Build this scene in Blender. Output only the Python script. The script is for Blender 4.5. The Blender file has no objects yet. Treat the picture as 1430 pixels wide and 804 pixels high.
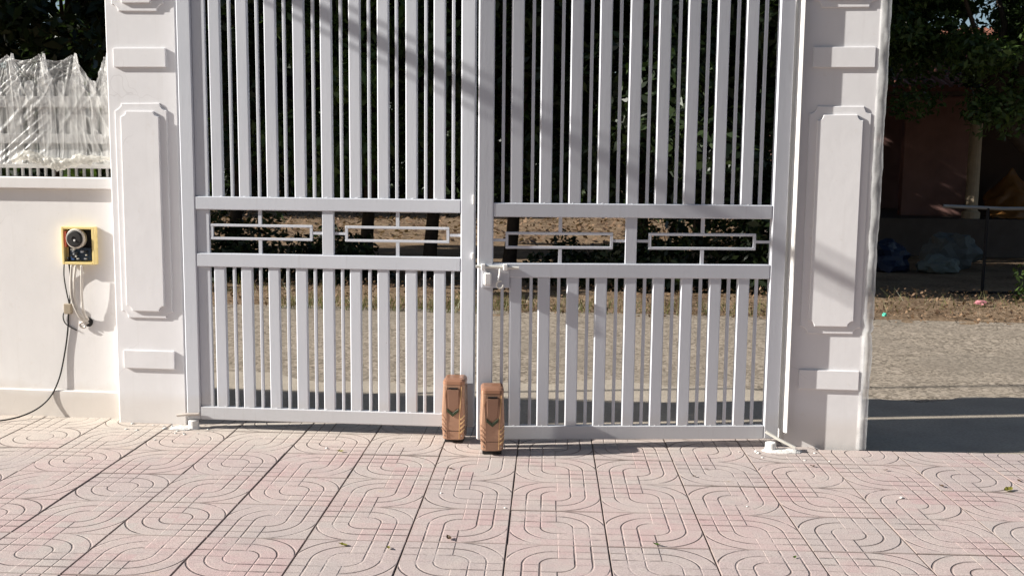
import bpy, bmesh, math, random
import numpy as np
from mathutils import Vector, Matrix, noise
R = math.radians
rnd = random.Random(7)
S = bpy.context.scene
COL = S.collection

# ------------------------------------------------------------------ camera, sky, sun, exposure
# world frame: X along the gate line, Y away into the street (0 = front of the gate pillars), Z up, metres
cam_d = bpy.data.cameras.new('camera'); cam = bpy.data.objects.new('camera', cam_d); COL.objects.link(cam)
cam_d.sensor_width = 36; cam_d.lens = 1394.7 / 1430 * 36; cam_d.clip_end = 3000; cam_d.clip_start = .05
cam.matrix_world = Matrix.Translation((.430, -5.397, 1.467)) @ Matrix.Rotation(R(5.594), 4, 'Z') @ Matrix.Rotation(R(90 - 6.705), 4, 'X') @ Matrix.Rotation(R(.596), 4, 'Z')
S.camera = cam
SUN_EL, SUN_AZ = 25.8, 12.2          # azimuth: angle of the rays to the gate line
w = bpy.data.worlds.new('World'); S.world = w; w.use_nodes = True
nt = w.node_tree
sky = nt.nodes.new('ShaderNodeTexSky'); sky.sky_type = 'NISHITA'; sky.sun_disc = False
sky.sun_elevation = R(SUN_EL); sky.sun_rotation = R(270 - SUN_AZ); sky.air_density = 1; sky.dust_density = 1.2
bg = nt.nodes['Background']; bg.inputs[1].default_value = .05
nt.links.new(sky.outputs[0], bg.inputs[0])
sd = bpy.data.lights.new('sun', 'SUN'); sd.energy = 5.0; sd.angle = R(.53); sd.color = (1, .96, .89)
so = bpy.data.objects.new('sun', sd); COL.objects.link(so); so.location = (-20, -10, 15)
so.rotation_euler = Vector((math.cos(R(SUN_AZ)) * math.cos(R(SUN_EL)), math.sin(R(SUN_AZ)) * math.cos(R(SUN_EL)), -math.sin(R(SUN_EL)))).to_track_quat('-Z', 'Y').to_euler()
S.view_settings.view_transform = 'Standard'; S.view_settings.look = 'None'; S.view_settings.gamma = 1
S.view_settings.exposure = .94
S.view_settings.use_curve_mapping = False

# ------------------------------------------------------------------ helpers
class NT:
    """small helper for node materials"""
    def __init__(s, name, rough=.6, spec=.3):
        s.m = bpy.data.materials.new(name); s.m.use_nodes = True; s.t = s.m.node_tree; s.b = s.t.nodes['Principled BSDF']
        s.b.inputs['Roughness'].default_value = rough; s.b.inputs['Specular IOR Level'].default_value = spec
    def n(s, k, **kw):
        x = s.t.nodes.new('ShaderNode' + k)
        for a, v in kw.items(): setattr(x, a, v)
        return x
    def put(s, v, sock):
        if isinstance(v, bpy.types.NodeSocket): s.t.links.new(v, sock)
        elif v is not None: sock.default_value = v
    def ma(s, op, a, b=None, c=None):
        x = s.n('Math', operation=op); s.put(a, x.inputs[0])
        if b is not None: s.put(b, x.inputs[1])
        if c is not None: s.put(c, x.inputs[2])
        return x.outputs[0]
    def coord(s, k='Object'): return s.n('TexCoord').outputs[k]
    def mapped(s, scale, k='Object'):
        m = s.n('Mapping'); m.inputs['Scale'].default_value = scale; s.t.links.new(s.coord(k), m.inputs[0]); return m.outputs[0]
    def pos(s): return s.n('NewGeometry').outputs['Position']
    def noise(s, v, scale, detail=4, rough=.55):
        x = s.n('TexNoise'); x.inputs['Scale'].default_value = scale; x.inputs['Detail'].default_value = detail; x.inputs['Roughness'].default_value = rough
        s.t.links.new(v, x.inputs[0]); return x.outputs[0]
    def voro(s, v, scale, out='Color'):
        x = s.n('TexVoronoi'); x.inputs['Scale'].default_value = scale; s.t.links.new(v, x.inputs[0]); return x.outputs[out]
    def ramp(s, f, stops):
        x = s.n('ValToRGB'); e = x.color_ramp.elements
        while len(e) < len(stops): e.new(.5)
        for i, (p, c) in enumerate(stops): e[i].position = p; e[i].color = (c, c, c, 1) if isinstance(c, (int, float)) else (*c, 1)
        s.t.links.new(f, x.inputs[0]); return x.outputs[0]
    def mix(s, f, a, b, mode='MIX'):
        x = s.n('Mix', data_type='RGBA', blend_type=mode); s.put(f, x.inputs[0])
        for v, i in ((a, 6), (b, 7)): s.put((*v, 1) if isinstance(v, tuple) and len(v) == 3 else v, x.inputs[i])
        return x.outputs[2]
    def col(s, v): s.put((*v, 1) if isinstance(v, tuple) and len(v) == 3 else v, s.b.inputs['Base Color']); return s
    def bump(s, h, strength=.3, dist=.01):
        x = s.n('Bump'); x.inputs['Strength'].default_value = strength; x.inputs['Distance'].default_value = dist
        s.t.links.new(h, x.inputs['Height']); s.t.links.new(x.outputs[0], s.b.inputs['Normal']); return s

def simple(name, c, rough=.6, spec=.3, metal=0, var=.12, scale=8, bump=0, bscale=60):
    a = NT(name, rough, spec); a.b.inputs['Metallic'].default_value = metal
    f = a.noise(a.pos(), scale, 5)
    a.col(a.mix(f, tuple(v * (1 - var) for v in c), tuple(min(1, v * (1 + var)) for v in c)))
    if bump: a.bump(a.noise(a.pos(), bscale, 4), bump, .004)
    return a.m

def mesh_obj(name, me, mat, parent=None, loc=None, smooth=False):
    o = bpy.data.objects.new(name, me); COL.objects.link(o)
    if mat is not None and not me.materials: me.materials.append(mat)
    if parent is not None: o.parent = parent
    if loc is not None: o.location = loc
    if smooth: me.shade_smooth()
    return o

def empty(name, loc, rz=0):
    o = bpy.data.objects.new(name, None); COL.objects.link(o); o.location = loc; o.rotation_euler = (0, 0, rz); o.empty_display_size = .1
    return o

def tag(o, label=None, cat=None, group=None, kind=None):
    for k, v in (('label', label), ('category', cat), ('group', group), ('kind', kind)):
        if v: o[k] = v
    return o

class MB:
    """collects shapes into one mesh"""
    def __init__(s): s.bm = bmesh.new()
    def box(s, x0, x1, y0, y1, z0, z1, bev=0, M=None):
        r = bmesh.ops.create_cube(s.bm, size=1)
        T = Matrix.Translation(((x0 + x1) / 2, (y0 + y1) / 2, (z0 + z1) / 2)) @ Matrix.Diagonal((x1 - x0, y1 - y0, z1 - z0, 1))
        bmesh.ops.transform(s.bm, matrix=T, verts=r['verts'])
        vs = r['verts']
        if bev:
            es = list({e for v in vs for e in v.link_edges})
            q = bmesh.ops.bevel(s.bm, geom=es, offset=bev, segments=1, affect='EDGES', profile=.5)
            vs = list({v for f in q['faces'] for v in f.verts} | {v for v in vs if v.is_valid})
        if M is not None: bmesh.ops.transform(s.bm, matrix=M, verts=vs)
        return s
    def prism(s, pts, h, axis='Y', base=0, bev=0):
        """polygon pts extruded from base to base+h along an axis"""
        def P(a, b, c): return {'Y': (a, c, b), 'Z': (a, b, c), 'X': (c, a, b)}[axis]
        lo = [s.bm.verts.new(P(a, b, base)) for a, b in pts]; hi = [s.bm.verts.new(P(a, b, base + h)) for a, b in pts]
        n = len(pts); fs = [s.bm.faces.new(lo), s.bm.faces.new(hi[::-1])]
        for i in range(n): fs.append(s.bm.faces.new((lo[i], hi[i], hi[(i + 1) % n], lo[(i + 1) % n])))
        bmesh.ops.recalc_face_normals(s.bm, faces=fs)
        if bev:
            es = {e for f in fs[:2] for e in f.edges}
            bmesh.ops.bevel(s.bm, geom=list(es), offset=bev, segments=1, affect='EDGES', profile=.5)
        return s
    def tube(s, pts, r, seg=8, r2=None, cap=True):
        pts = [Vector(p) for p in pts]; n = len(pts); rings = []
        up = None
        for i, p in enumerate(pts):
            t = (pts[min(i + 1, n - 1)] - pts[max(i - 1, 0)]).normalized()
            if up is None: up = t.orthogonal().normalized()
            up = (up - t * up.dot(t)).normalized(); sd = t.cross(up)
            rr = r[i] if isinstance(r, (list, tuple)) else (r if r2 is None else r + (r2 - r) * i / (n - 1))
            rings.append([s.bm.verts.new(p + (up * math.cos(a) + sd * math.sin(a)) * rr) for a in [2 * math.pi * k / seg for k in range(seg)]])
        for a, b in zip(rings, rings[1:]):
            for k in range(seg): s.bm.faces.new((a[k], a[(k + 1) % seg], b[(k + 1) % seg], b[k]))
        if cap: s.bm.faces.new(rings[0][::-1]); s.bm.faces.new(rings[-1])
        return s
    def lathe(s, prof, c=(0, 0, 0), axis='Z', seg=20):
        rings = []
        for r_, h in prof:
            ring = []
            for k in range(seg):
                a = 2 * math.pi * k / seg; x, y = r_ * math.cos(a), r_ * math.sin(a)
                v = {'Z': (x, y, h), 'Y': (x, h, y)}[axis]
                ring.append(s.bm.verts.new(Vector(v) + Vector(c)))
            rings.append(ring)
        fs = []
        for a, b in zip(rings, rings[1:]):
            for k in range(seg): fs.append(s.bm.faces.new((a[k], a[(k + 1) % seg], b[(k + 1) % seg], b[k])))
        fs += [s.bm.faces.new(rings[0][::-1]), s.bm.faces.new(rings[-1])]
        bmesh.ops.recalc_face_normals(s.bm, faces=fs); return s
    def loft(s, secs):
        rings = [[s.bm.verts.new(p) for p in q] for q in secs]; n = len(rings[0]); fs = []
        for a, b in zip(rings, rings[1:]):
            for k in range(n): fs.append(s.bm.faces.new((a[k], a[(k + 1) % n], b[(k + 1) % n], b[k])))
        fs += [s.bm.faces.new(rings[0][::-1]), s.bm.faces.new(rings[-1])]
        bmesh.ops.recalc_face_normals(s.bm, faces=fs); return s
    def mesh(s, name):
        me = bpy.data.meshes.new(name); s.bm.to_mesh(me); s.bm.free(); return me
    def build(s, name, mat, parent=None, loc=None, smooth=False): return mesh_obj(name, s.mesh(name), mat, parent, loc, smooth)

def np_mesh(name, verts, faces):
    me = bpy.data.meshes.new(name); nv, nf, k = len(verts), len(faces), faces.shape[1]
    me.vertices.add(nv); me.vertices.foreach_set('co', np.asarray(verts, np.float32).ravel())
    me.loops.add(nf * k); me.loops.foreach_set('vertex_index', np.asarray(faces, np.int32).ravel())
    me.polygons.add(nf); me.polygons.foreach_set('loop_start', np.arange(0, nf * k, k, dtype=np.int32))
    me.update(calc_edges=True); me.validate(); return me

# ------------------------------------------------------------------ materials
def plaster(name, c, dirt=.25):
    a = NT(name, .75, .2); p = a.pos()
    f = a.noise(p, 2.3, 6, .6); g = a.noise(p, 26, 5, .6)
    base = a.mix(a.ramp(f, [(.3, 0.), (.7, 1.)]), tuple(v * .93 for v in c), c)
    base = a.mix(a.ramp(g, [(.62, 0.), (.78, .35)]), base, (c[0] * .82, c[1] * .78, c[2] * .72))
    # splash dirt near the ground: a ragged stain of its own
    z = a.n('SeparateXYZ'); a.t.links.new(p, z.inputs[0])
    h = a.ma('ADD', z.outputs[2], a.ma('MULTIPLY', f, -.22))
    base = a.mix(a.ma('MULTIPLY', a.ramp(h, [(0., 1.), (.09, 0.)]), dirt), base, (.52, .43, .33))
    mp = a.n('Mapping'); mp.inputs['Scale'].default_value = (22, 22, .9); a.t.links.new(p, mp.inputs[0])
    sk = a.noise(mp.outputs[0], 1.0, 4, .6); base = a.mix(a.ramp(sk, [(.56, 0.), (.78, .22)]), base, (c[0] * .72, c[1] * .70, c[2] * .67))      # rain streaks
    w1 = a.n('VectorMath', operation='ADD'); a.t.links.new(p, w1.inputs[0]); nz_ = a.n('TexNoise'); nz_.inputs['Scale'].default_value = 6; a.t.links.new(p, nz_.inputs[0])
    sc = a.n('VectorMath', operation='SCALE'); sc.inputs[3].default_value = .25; a.t.links.new(nz_.outputs[1], sc.inputs[0]); a.t.links.new(sc.outputs[0], w1.inputs[1])
    vc = a.n('TexVoronoi', feature='DISTANCE_TO_EDGE'); vc.inputs['Scale'].default_value = 1.5; a.t.links.new(w1.outputs[0], vc.inputs[0])
    ck = a.ma('MULTIPLY', a.ramp(vc.outputs[0], [(.0, 1.), (.0045, 0.)]), a.ramp(a.noise(p, 1.6, 2), [(.54, 0.), (.62, 1.)]))              # hairline cracks
    base = a.mix(a.ma('MULTIPLY', ck, .22), base, (.30, .27, .25))
    a.col(base)
    hh = a.ma('ADD', a.ma('MULTIPLY', g, .30), a.ma('ADD', a.noise(p, 4, 3), a.ma('MULTIPLY', a.noise(p, 11, 2), .15))); a.bump(hh, .30, .006)
    return a.m
M_pillar = plaster('pillar_plaster', (.765, .755, .765))
M_wall = plaster('wall_plaster', (.80, .78, .765), .4)

def gatepaint():
    a = NT('gate_paint', .38, .4); p = a.pos()
    f = a.noise(p, 3.2, 5); g = a.noise(a.mapped((1, 1, .08)), 60, 3)
    c = a.mix(f, (.545, .567, .615), (.605, .622, .67)); c = a.mix(a.ramp(g, [(.6, 0.), (.8, .3)]), c, (.38, .38, .385))
    d = a.noise(p, 90, 2); c = a.mix(a.ramp(d, [(.73, 0.), (.76, .5)]), c, (.62, .61, .60))
    sx = a.n('SeparateXYZ'); a.t.links.new(p, sx.inputs[0]); lo = a.ma('ADD', sx.outputs[2], a.ma('MULTIPLY', a.noise(p, 9, 4), -.25))
    c = a.mix(a.ramp(lo, [(-.05, .28), (.09, 0.)]), c, (.52, .48, .43))                      # road dust kicked up on the bottom rail
    rs = a.noise(p, 55, 4, .7); c = a.mix(a.ramp(rs, [(.735, 0.), (.77, .7)]), c, (.20, .12, .075))   # pinhead rust
    a.col(c); a.put(a.ramp(f, [(.3, .30), (.7, .5)]), a.b.inputs['Roughness'])
    a.bump(a.ma('ADD', a.noise(p, 140, 2), a.ma('MULTIPLY', g, .8)), .22, .002); return a.m
M_gate = gatepaint()
M_white = simple('white_paint', (.80, .79, .77), .4, .4, var=.06, scale=20, bump=.2)
M_fence = simple('fence_white', (.70, .69, .67), .5, .3, var=.05, scale=12)
M_mortar = simple('white_mortar', (.66, .645, .62), .9, .1, var=.15, scale=30, bump=.9, bscale=90)
M_dark = simple('dark_gap', (.02, .02, .022), .8, .1)
M_steel = simple('worn_steel', (.45, .40, .36), .45, .5, metal=.5, var=.25, scale=40)
M_rodwhite = simple('painted_rod', (.68, .66, .60), .4, .4, var=.15, scale=40)
M_black = simple('black_rubber', (.025, .024, .024), .55, .3)
M_cordw = simple('pale_cord', (.62, .58, .52), .6, .3, var=.15, scale=40)

def tilemat():
    a = NT('paving_tile', .8, .15)
    co = a.coord('Object'); sp = a.n('SeparateXYZ'); a.t.links.new(co, sp.inputs[0])
    x = a.ma('DIVIDE', sp.outputs[0], .4); y = a.ma('DIVIDE', sp.outputs[1], .4)
    p = a.pos()
    def dm(v): return a.ma('MULTIPLY', a.ma('ABSOLUTE', a.ma('SUBTRACT', a.ma('FRACT', a.ma('ADD', a.ma('MULTIPLY', v, 6.), .5)), .5)), .4 / 6)
    r = a.ma('SQRT', a.ma('ADD', a.ma('MULTIPLY', x, x), a.ma('MULTIPLY', y, y)))
    def line(d, w0=.0012, w1=.0058):
        m = a.n('MapRange', interpolation_type='SMOOTHSTEP'); a.t.links.new(d, m.inputs[0])
        m.inputs[1].default_value = w0; m.inputs[2].default_value = w1; m.inputs[3].default_value = 1; m.inputs[4].default_value = 0
        return m.outputs[0]
    core = a.ma('GREATER_THAN', r, .155)
    arcs = a.ma('MULTIPLY', a.ma('MULTIPLY', line(dm(r)), core), a.ma('LESS_THAN', r, .52))
    lx = line(dm(x)); ly = a.ma('MULTIPLY', line(dm(y), .0006, .0046), .62)
    grid = a.ma('MULTIPLY', a.ma('MAXIMUM', lx, ly), core)
    q = a.ma('GREATER_THAN', a.ma('MULTIPLY', x, y), 0.)
    inner = a.ma('MULTIPLY', a.ma('LESS_THAN', a.ma('ABSOLUTE', x), .485), a.ma('LESS_THAN', a.ma('ABSOLUTE', y), .485))
    g = a.ma('MULTIPLY', a.ma('ADD', a.ma('MULTIPLY', q, grid), a.ma('MULTIPLY', a.ma('SUBTRACT', 1., q), arcs)), inner)
    # dust fills some of the grooves
    fill = a.ramp(a.noise(p, 4.2, 5, .65), [(.38, .10), (.56, 1.)])
    g2 = a.ma('MULTIPLY', g, fill)
    rid = a.n('ObjectInfo').outputs['Random']
    big = a.noise(p, 2.1, 5, .65); fine = a.noise(p, 170, 4, .75); mid = a.noise(p, 11, 6, .7)
    k = a.ma('ADD', a.ma('MULTIPLY', rid, .55), a.ma('MULTIPLY', big, .75))
    c = a.mix(a.ramp(k, [(.35, 0.), (.62, .4), (1.05, 1.)]), (.465, .42, .395), (.50, .36, .355))
    # each pressed pad takes the pigment a little differently
    cell = a.n('TexWhiteNoise', noise_dimensions='3D'); vm = a.n('VectorMath', operation='MULTIPLY_ADD')
    a.t.links.new(co, vm.inputs[0]); vm.inputs[1].default_value = (15, 15, 0); 
    cmb = a.n('CombineXYZ'); a.t.links.new(a.ma('MULTIPLY', rid, 60.), cmb.inputs[2]); a.t.links.new(cmb.outputs[0], vm.inputs[2])
    fl = a.n('VectorMath', operation='FLOOR'); a.t.links.new(vm.outputs[0], fl.inputs[0]); a.t.links.new(fl.outputs[0], cell.inputs[0])
    c = a.mix(a.ma('MULTIPLY', cell.outputs[0], .55), c, (.53, .38, .37))
    pt = a.noise(p, .9, 4, .6); c = a.mix(a.ramp(pt, [(.42, .0), (.66, .5)]), c, (.54, .475, .43))             # bleached cream areas
    pk_ = a.noise(p, 4.5, 4, .6); c = a.mix(a.ma('MULTIPLY', a.ramp(pk_, [(.42, 0.), (.62, .52)]), a.ma('ADD', .25, a.ma('MULTIPLY', q, .75))), c, (.49, .315, .315))   # pink pigment, strongest in the ruled quarters
    gp = a.noise(p, 3.3, 4, .65); c = a.mix(a.ramp(gp, [(.52, .0), (.70, .55)]), c, (.38, .35, .335))          # greyer trodden areas
    c = a.mix(a.ramp(rid, [(.70, 0.), (.74, .55)]), c, (.43, .40, .38))                                        # a few grey tiles
    c = a.mix(a.ramp(mid, [(.44, 0.), (.70, .55)]), c, (.54, .47, .425))          # dried cement dust
    # dust drifted along the foot of the wall
    sz = a.n('SeparateXYZ'); a.t.links.new(p, sz.inputs[0])
    dz = a.ma('ADD', a.ma('ADD', sz.outputs[1], a.ma('MULTIPLY', sz.outputs[0], -.16)), a.ma('MULTIPLY', big, .9))
    c = a.mix(a.ramp(dz, [(.0, 0.), (.7, .75)]), c, (.62, .56, .48))
    c = a.mix(a.ramp(fine, [(.36, .6), (.56, 0.)]), c, (.22, .18, .165)); c = a.mix(a.ramp(fine, [(.62, 0.), (.78, .3)]), c, (.56, .50, .46))
    st = a.noise(p, 5.5, 3); c = a.mix(a.ramp(st, [(.70, 0.), (.78, .35)]), c, (.42, .27, .12))   # rust-brown stains
    ed = a.ma('MAXIMUM', a.ma('ABSOLUTE', x), a.ma('ABSOLUTE', y)); ed = a.ma('MULTIPLY', a.ramp(ed, [(.482, 0.), (.493, 1.)]), a.ma('MULTIPLY', mid, 1.25))
    c = a.mix(ed, c, (.15, .115, .10))
    c = a.mix(a.ma('MULTIPLY', g2, .66), c, (.10, .07, .065))  # groove colour carries dirt and painted-in crease shade
    a.col(c)
    h = a.ma('ADD', a.ma('MULTIPLY', g2, -.0065), a.ma('ADD', a.ma('MULTIPLY', fine, .0007), a.ma('MULTIPLY', mid, .0012)))
    a.bump(h, .9, 1.0); return a.m
M_tile = tilemat()
M_bed = simple('joint_sand', (.20, .165, .14), .95, .05, var=.3, scale=20)

def roadmat():
    a = NT('road_surface', .9, .1); p = a.pos()
    v = a.voro(p, 46); v2 = a.voro(p, 24); n1 = a.noise(p, 1.2, 5)
    sp = a.n('Mapping'); sp.inputs['Scale'].default_value = (.25, 3.2, 1); a.t.links.new(p, sp.inputs[0]); n2 = a.noise(sp.outputs[0], 1.6, 5, .65)
    bw = a.n('RGBToBW'); a.t.links.new(v, bw.inputs[0]); bw2 = a.n('RGBToBW'); a.t.links.new(v2, bw2.inputs[0])
    c = a.mix(a.ramp(bw.outputs[0], [(.2, 0.), (.8, 1.)]), (.13, .108, .085), (.38, .32, .255))
    c = a.mix(a.ramp(bw2.outputs[0], [(.72, 0.), (.85, .55)]), c, (.46, .39, .32))
    v3 = a.n('TexVoronoi', feature='F1'); v3.inputs['Scale'].default_value = 17; v3.inputs['Randomness'].default_value = 1; a.t.links.new(p, v3.inputs[0])
    c = a.mix(a.ramp(v3.outputs['Distance'], [(.12, .85), (.24, 0.)]), c, (.085, .07, .056))                    # loose dark stones
    pz = a.noise(p, .55, 3, .5); c = a.mix(a.ramp(pz, [(.50, 0.), (.56, .45)]), c, (.22, .19, .155))           # old patches
    c = a.mix(a.ramp(n2, [(.46, 0.), (.72, .6)]), c, (.34, .29, .235))
    c = a.mix(a.ramp(n1, [(.5, 0.), (.75, .5)]), c, (.21, .175, .14))
    a.col(c); a.bump(bw.outputs[0], .8, .012); return a.m
M_road = roadmat()
def apronmat():
    a = NT('concrete_apron', .9, .1); p = a.pos()
    n1 = a.noise(p, 2.4, 6, .65); n2 = a.noise(p, 60, 4)
    c = a.mix(a.ramp(n1, [(.3, 0.), (.7, 1.)]), (.33, .285, .235), (.43, .375, .305)); c = a.mix(a.ramp(n2, [(.35, .35), (.55, 0.)]), c, (.2, .17, .14))
    a.col(c); a.bump(n2, .5, .006); return a.m
M_apron = apronmat()
def dirtmat():
    a = NT('leafy_dirt', .95, .05); p = a.pos()
    n1 = a.noise(p, 1.1, 6, .7); n2 = a.noise(p, 22, 5, .7); v = a.voro(p, 30); bw = a.n('RGBToBW'); a.t.links.new(v, bw.inputs[0])
    c = a.mix(a.ramp(n1, [(.35, 0.), (.65, 1.)]), (.115, .075, .048), (.26, .19, .125)); c = a.mix(a.ramp(n2, [(.5, 0.), (.7, .7)]), c, (.30, .20, .13))
    c = a.mix(a.ramp(bw.outputs[0], [(.65, 0.), (.85, .5)]), c, (.36, .27, .19))
    a.col(c); a.bump(a.ma('ADD', n2, bw.outputs[0]), .8, .03); return a.m
M_dirt = dirtmat()

def leafmat(name, c1, c2, tr=.3):
    a = NT(name, .45, .35); g = a.n('NewGeometry')
    c = a.mix(g.outputs['Random Per Island'], c1, c2); a.col(c)
    t = a.n('BsdfTranslucent'); a.t.links.new(a.mix(.5, c, (c2[0] * 1.5, c2[1] * 1.7, c2[2] * .8)), t.inputs[0])
    m = a.n('MixShader'); m.inputs[0].default_value = tr
    a.t.links.new(a.b.outputs[0], m.inputs[1]); a.t.links.new(t.outputs[0], m.inputs[2])
    a.t.links.new(m.outputs[0], a.t.nodes['Material Output'].inputs[0]); return a.m
M_leaf = leafmat('leaf_dark', (.008, .015, .006), (.030, .048, .014), .2)
M_leaf2 = leafmat('leaf_mid', (.016, .034, .008), (.085, .13, .034), .34)
M_grass = leafmat('grass_blade', (.07, .075, .03), (.17, .16, .07), .3)
M_litter = leafmat('dry_leaf', (.06, .035, .022), (.26, .17, .105), .1)
M_bark = simple('bark', (.055, .042, .033), .95, .05, var=.4, scale=14, bump=1, bscale=30)

# ------------------------------------------------------------------ ground, road, verge
def sheet(name, pts, z, mat):
    b = MB(); b.bm.faces.new([b.bm.verts.new((x, y, z)) for x, y in pts]); o = b.build(name, mat); return tag(o, kind='structure')
sheet('ground', [(-400, -60), (400, -60), (400, 700), (-400, 700)], -.12, M_dirt)
sheet('road', [(-90, .9), (90, .9), (90, 5.3), (-90, 5.3)], -.045, M_road)
_ge = random.Random(2)
sheet('apron', [(-60, -.5), (60, -.5), (60, 1.6)] + [(8 - .11 * k, 1.55 + .16 * math.sin(k * .21) + .07 * math.sin(k * .83 + 1) + _ge.uniform(-.035, .035)) for k in range(150)] + [(-60, 1.6)], -.035, M_apron)
# rough verge beyond the road
def verge():
    nx, ny = 260, 40
    X, Y = np.meshgrid(np.linspace(-26, 26, nx), np.linspace(4.75, 7.9, ny))
    Z = np.empty_like(X)
    for i in range(ny):
        for j in range(nx):
            v = Vector((X[i, j], Y[i, j], 0)); t = (Y[i, j] - 4.75) / 3.15
            Z[i, j] = -.085 + .10 * math.sin(math.pi * min(1, t * 1.15)) ** .8 * (0.6 + .5 * noise.noise(v * .8)) + .035 * noise.noise(v * 5) + .016 * noise.noise(v * 14)
            if t > .9: Z[i, j] -= (t - .9) * .6
        
    Yw = Y + .22 * np.sin(X * 1.7) * (1 - (Y - 4.75) / 3.15) + .1 * np.sin(X * 4.1 + 1) * (1 - (Y - 4.75) / 3.15)
    idx = np.arange(nx * ny).reshape(ny, nx)
    f = np.stack([idx[:-1, :-1], idx[:-1, 1:], idx[1:, 1:], idx[1:, :-1]], -1).reshape(-1, 4)
    me = np_mesh('verge', np.stack([X, Yw, Z], -1).reshape(-1, 3), f); o = mesh_obj('verge', me, M_dirt, smooth=True); tag(o, kind='structure')
verge()

def scatter_quads(name, mat, n, xr, yr, zf, size, flat=.35, aspect=.5, seed=1):
    g = np.random.default_rng(seed); c = np.stack([g.uniform(*xr, n), g.uniform(*yr, n), np.zeros(n)], 1)
    c[:, 2] = [zf(a, b) for a, b in c[:, :2]]
    a = g.uniform(0, 6.283, n); t = np.stack([np.cos(a), np.sin(a), g.normal(0, flat, n)], 1); b = np.stack([-np.sin(a), np.cos(a), g.normal(0, flat, n)], 1)
    s = g.uniform(size[0], size[1], n)[:, None]
    V = np.stack([c - t * s, c + b * s * aspect, c + t * s, c - b * s * aspect], 1).reshape(-1, 3)
    return mesh_obj(name, np_mesh(name, V, np.arange(4 * n).reshape(n, 4)), mat)
o = scatter_quads('dry_leaf_litter', M_litter, 14000, (-14, 14), (5.0, 7.9), lambda x, y: -.03 + rnd.random() * .05, (.008, .026), .5, .6, 3)
tag(o, 'dry brown fallen leaves strewn over the dirt verge across the road', 'leaf litter', kind='stuff')
o = scatter_quads('far_leaf_litter', M_litter, 6000, (-16, 10), (16, 30), lambda x, y: -.10 + rnd.random() * .04, (.03, .10), .4, .6, 4)
tag(o, 'sunlit dry leaves on the clearing beyond the trees', 'leaf litter', kind='stuff')
def grass(name, label, n, boxes, h, seed):
    g = np.random.default_rng(seed); V = []
    for (x0, x1, y0, y1, k) in boxes:
        for _ in range(int(n * k)):
            x, y = g.uniform(x0, x1), g.uniform(y0, y1); hh = h * g.uniform(.4, 1.2); a = g.uniform(0, 6.28); dx, dy = g.normal(0, .5, 2) * hh
            wx, wy = .006 * math.cos(a), .006 * math.sin(a)
            V += [(x - wx, y - wy, -.06), (x + wx, y + wy, -.06), (x + dx, y + dy, -.06 + hh)]
    V = np.array(V); o = mesh_obj(name, np_mesh(name, V, np.arange(len(V)).reshape(-1, 3)), M_grass)
    return tag(o, label, 'grass', kind='stuff')
grass('verge_grass', 'thin dry grass growing along the far edge of the road', 800, [(-3.2, -.6, 5.0, 5.7, 1), (-1.4, 2.4, 5.2, 6.0, .8), (2.6, 8, 5.9, 7.2, .5), (-9, -3, 5.6, 7.4, .6)], .16, 5)

# ------------------------------------------------------------------ paved yard: every tile its own piece
TR = R(3.5)                                    # the paving is laid 3.5 degrees off the gate line
def t2w(x, y): return (x * math.cos(TR) - y * math.sin(TR), -.808 + x * math.sin(TR) + y * math.cos(TR))
YARD_EDGE = [(-30, .30), (1.30, .30), (1.34, .06)]   # in world: edge line behind the gate, then along the open side
yard = MB()
P = [(-30, -40), (30, -40)] + [(30, -.07 + (30 - 1.8) * math.tan(R(3.5))), (1.62, -.085), (1.60, .34), (-30, .34)]
yard.prism(P, .1, 'Z', -.112)
yard = tag(yard.build('yard', M_bed), kind='structure')
tw, td, th = .3960, .3945, .03
def tile_mesh(poly):
    """polygon (local) with a chamfered top"""
    b = MB(); bm = b.bm; n = len(poly); cx = sum(p[0] for p in poly) / n; cy = sum(p[1] for p in poly) / n
    def ring(k, z): return [bm.verts.new((x - k * (1 if x > cx else -1), y - k * (1 if y > cy else -1), z)) for x, y in poly]
    lo, mi, hi = ring(0, -th), ring(0, -.003), ring(.0028, 0)
    for A, B in ((lo, mi), (mi, hi)):
        for i in range(n): bm.faces.new((A[i], A[(i + 1) % n], B[(i + 1) % n], B[i]))
    bm.faces.new(hi); return b.mesh('paving_tile')
full = [(-tw / 2, -td / 2), (tw / 2, -td / 2), (tw / 2, td / 2), (-tw / 2, td / 2)]
full_me = tile_mesh(full); full_me.materials.append(M_tile)
full90 = [(-td / 2, -tw / 2), (td / 2, -tw / 2), (td / 2, tw / 2), (-td / 2, tw / 2)]
full90_me = tile_mesh(full90); full90_me.materials.append(M_tile)
def clip(poly, a, b, c):
    """keep a*x+b*y<=c"""
    out = []
    for i in range(len(poly)):
        p, q = poly[i], poly[(i + 1) % len(poly)]; dp, dq = a * p[0] + b * p[1] - c, a * q[0] + b * q[1] - c
        if dp <= 0: out.append(p)
        if dp * dq < 0: k = dp / (dp - dq); out.append((p[0] + k * (q[0] - p[0]), p[1] + k * (q[1] - p[1])))
    return out
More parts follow.
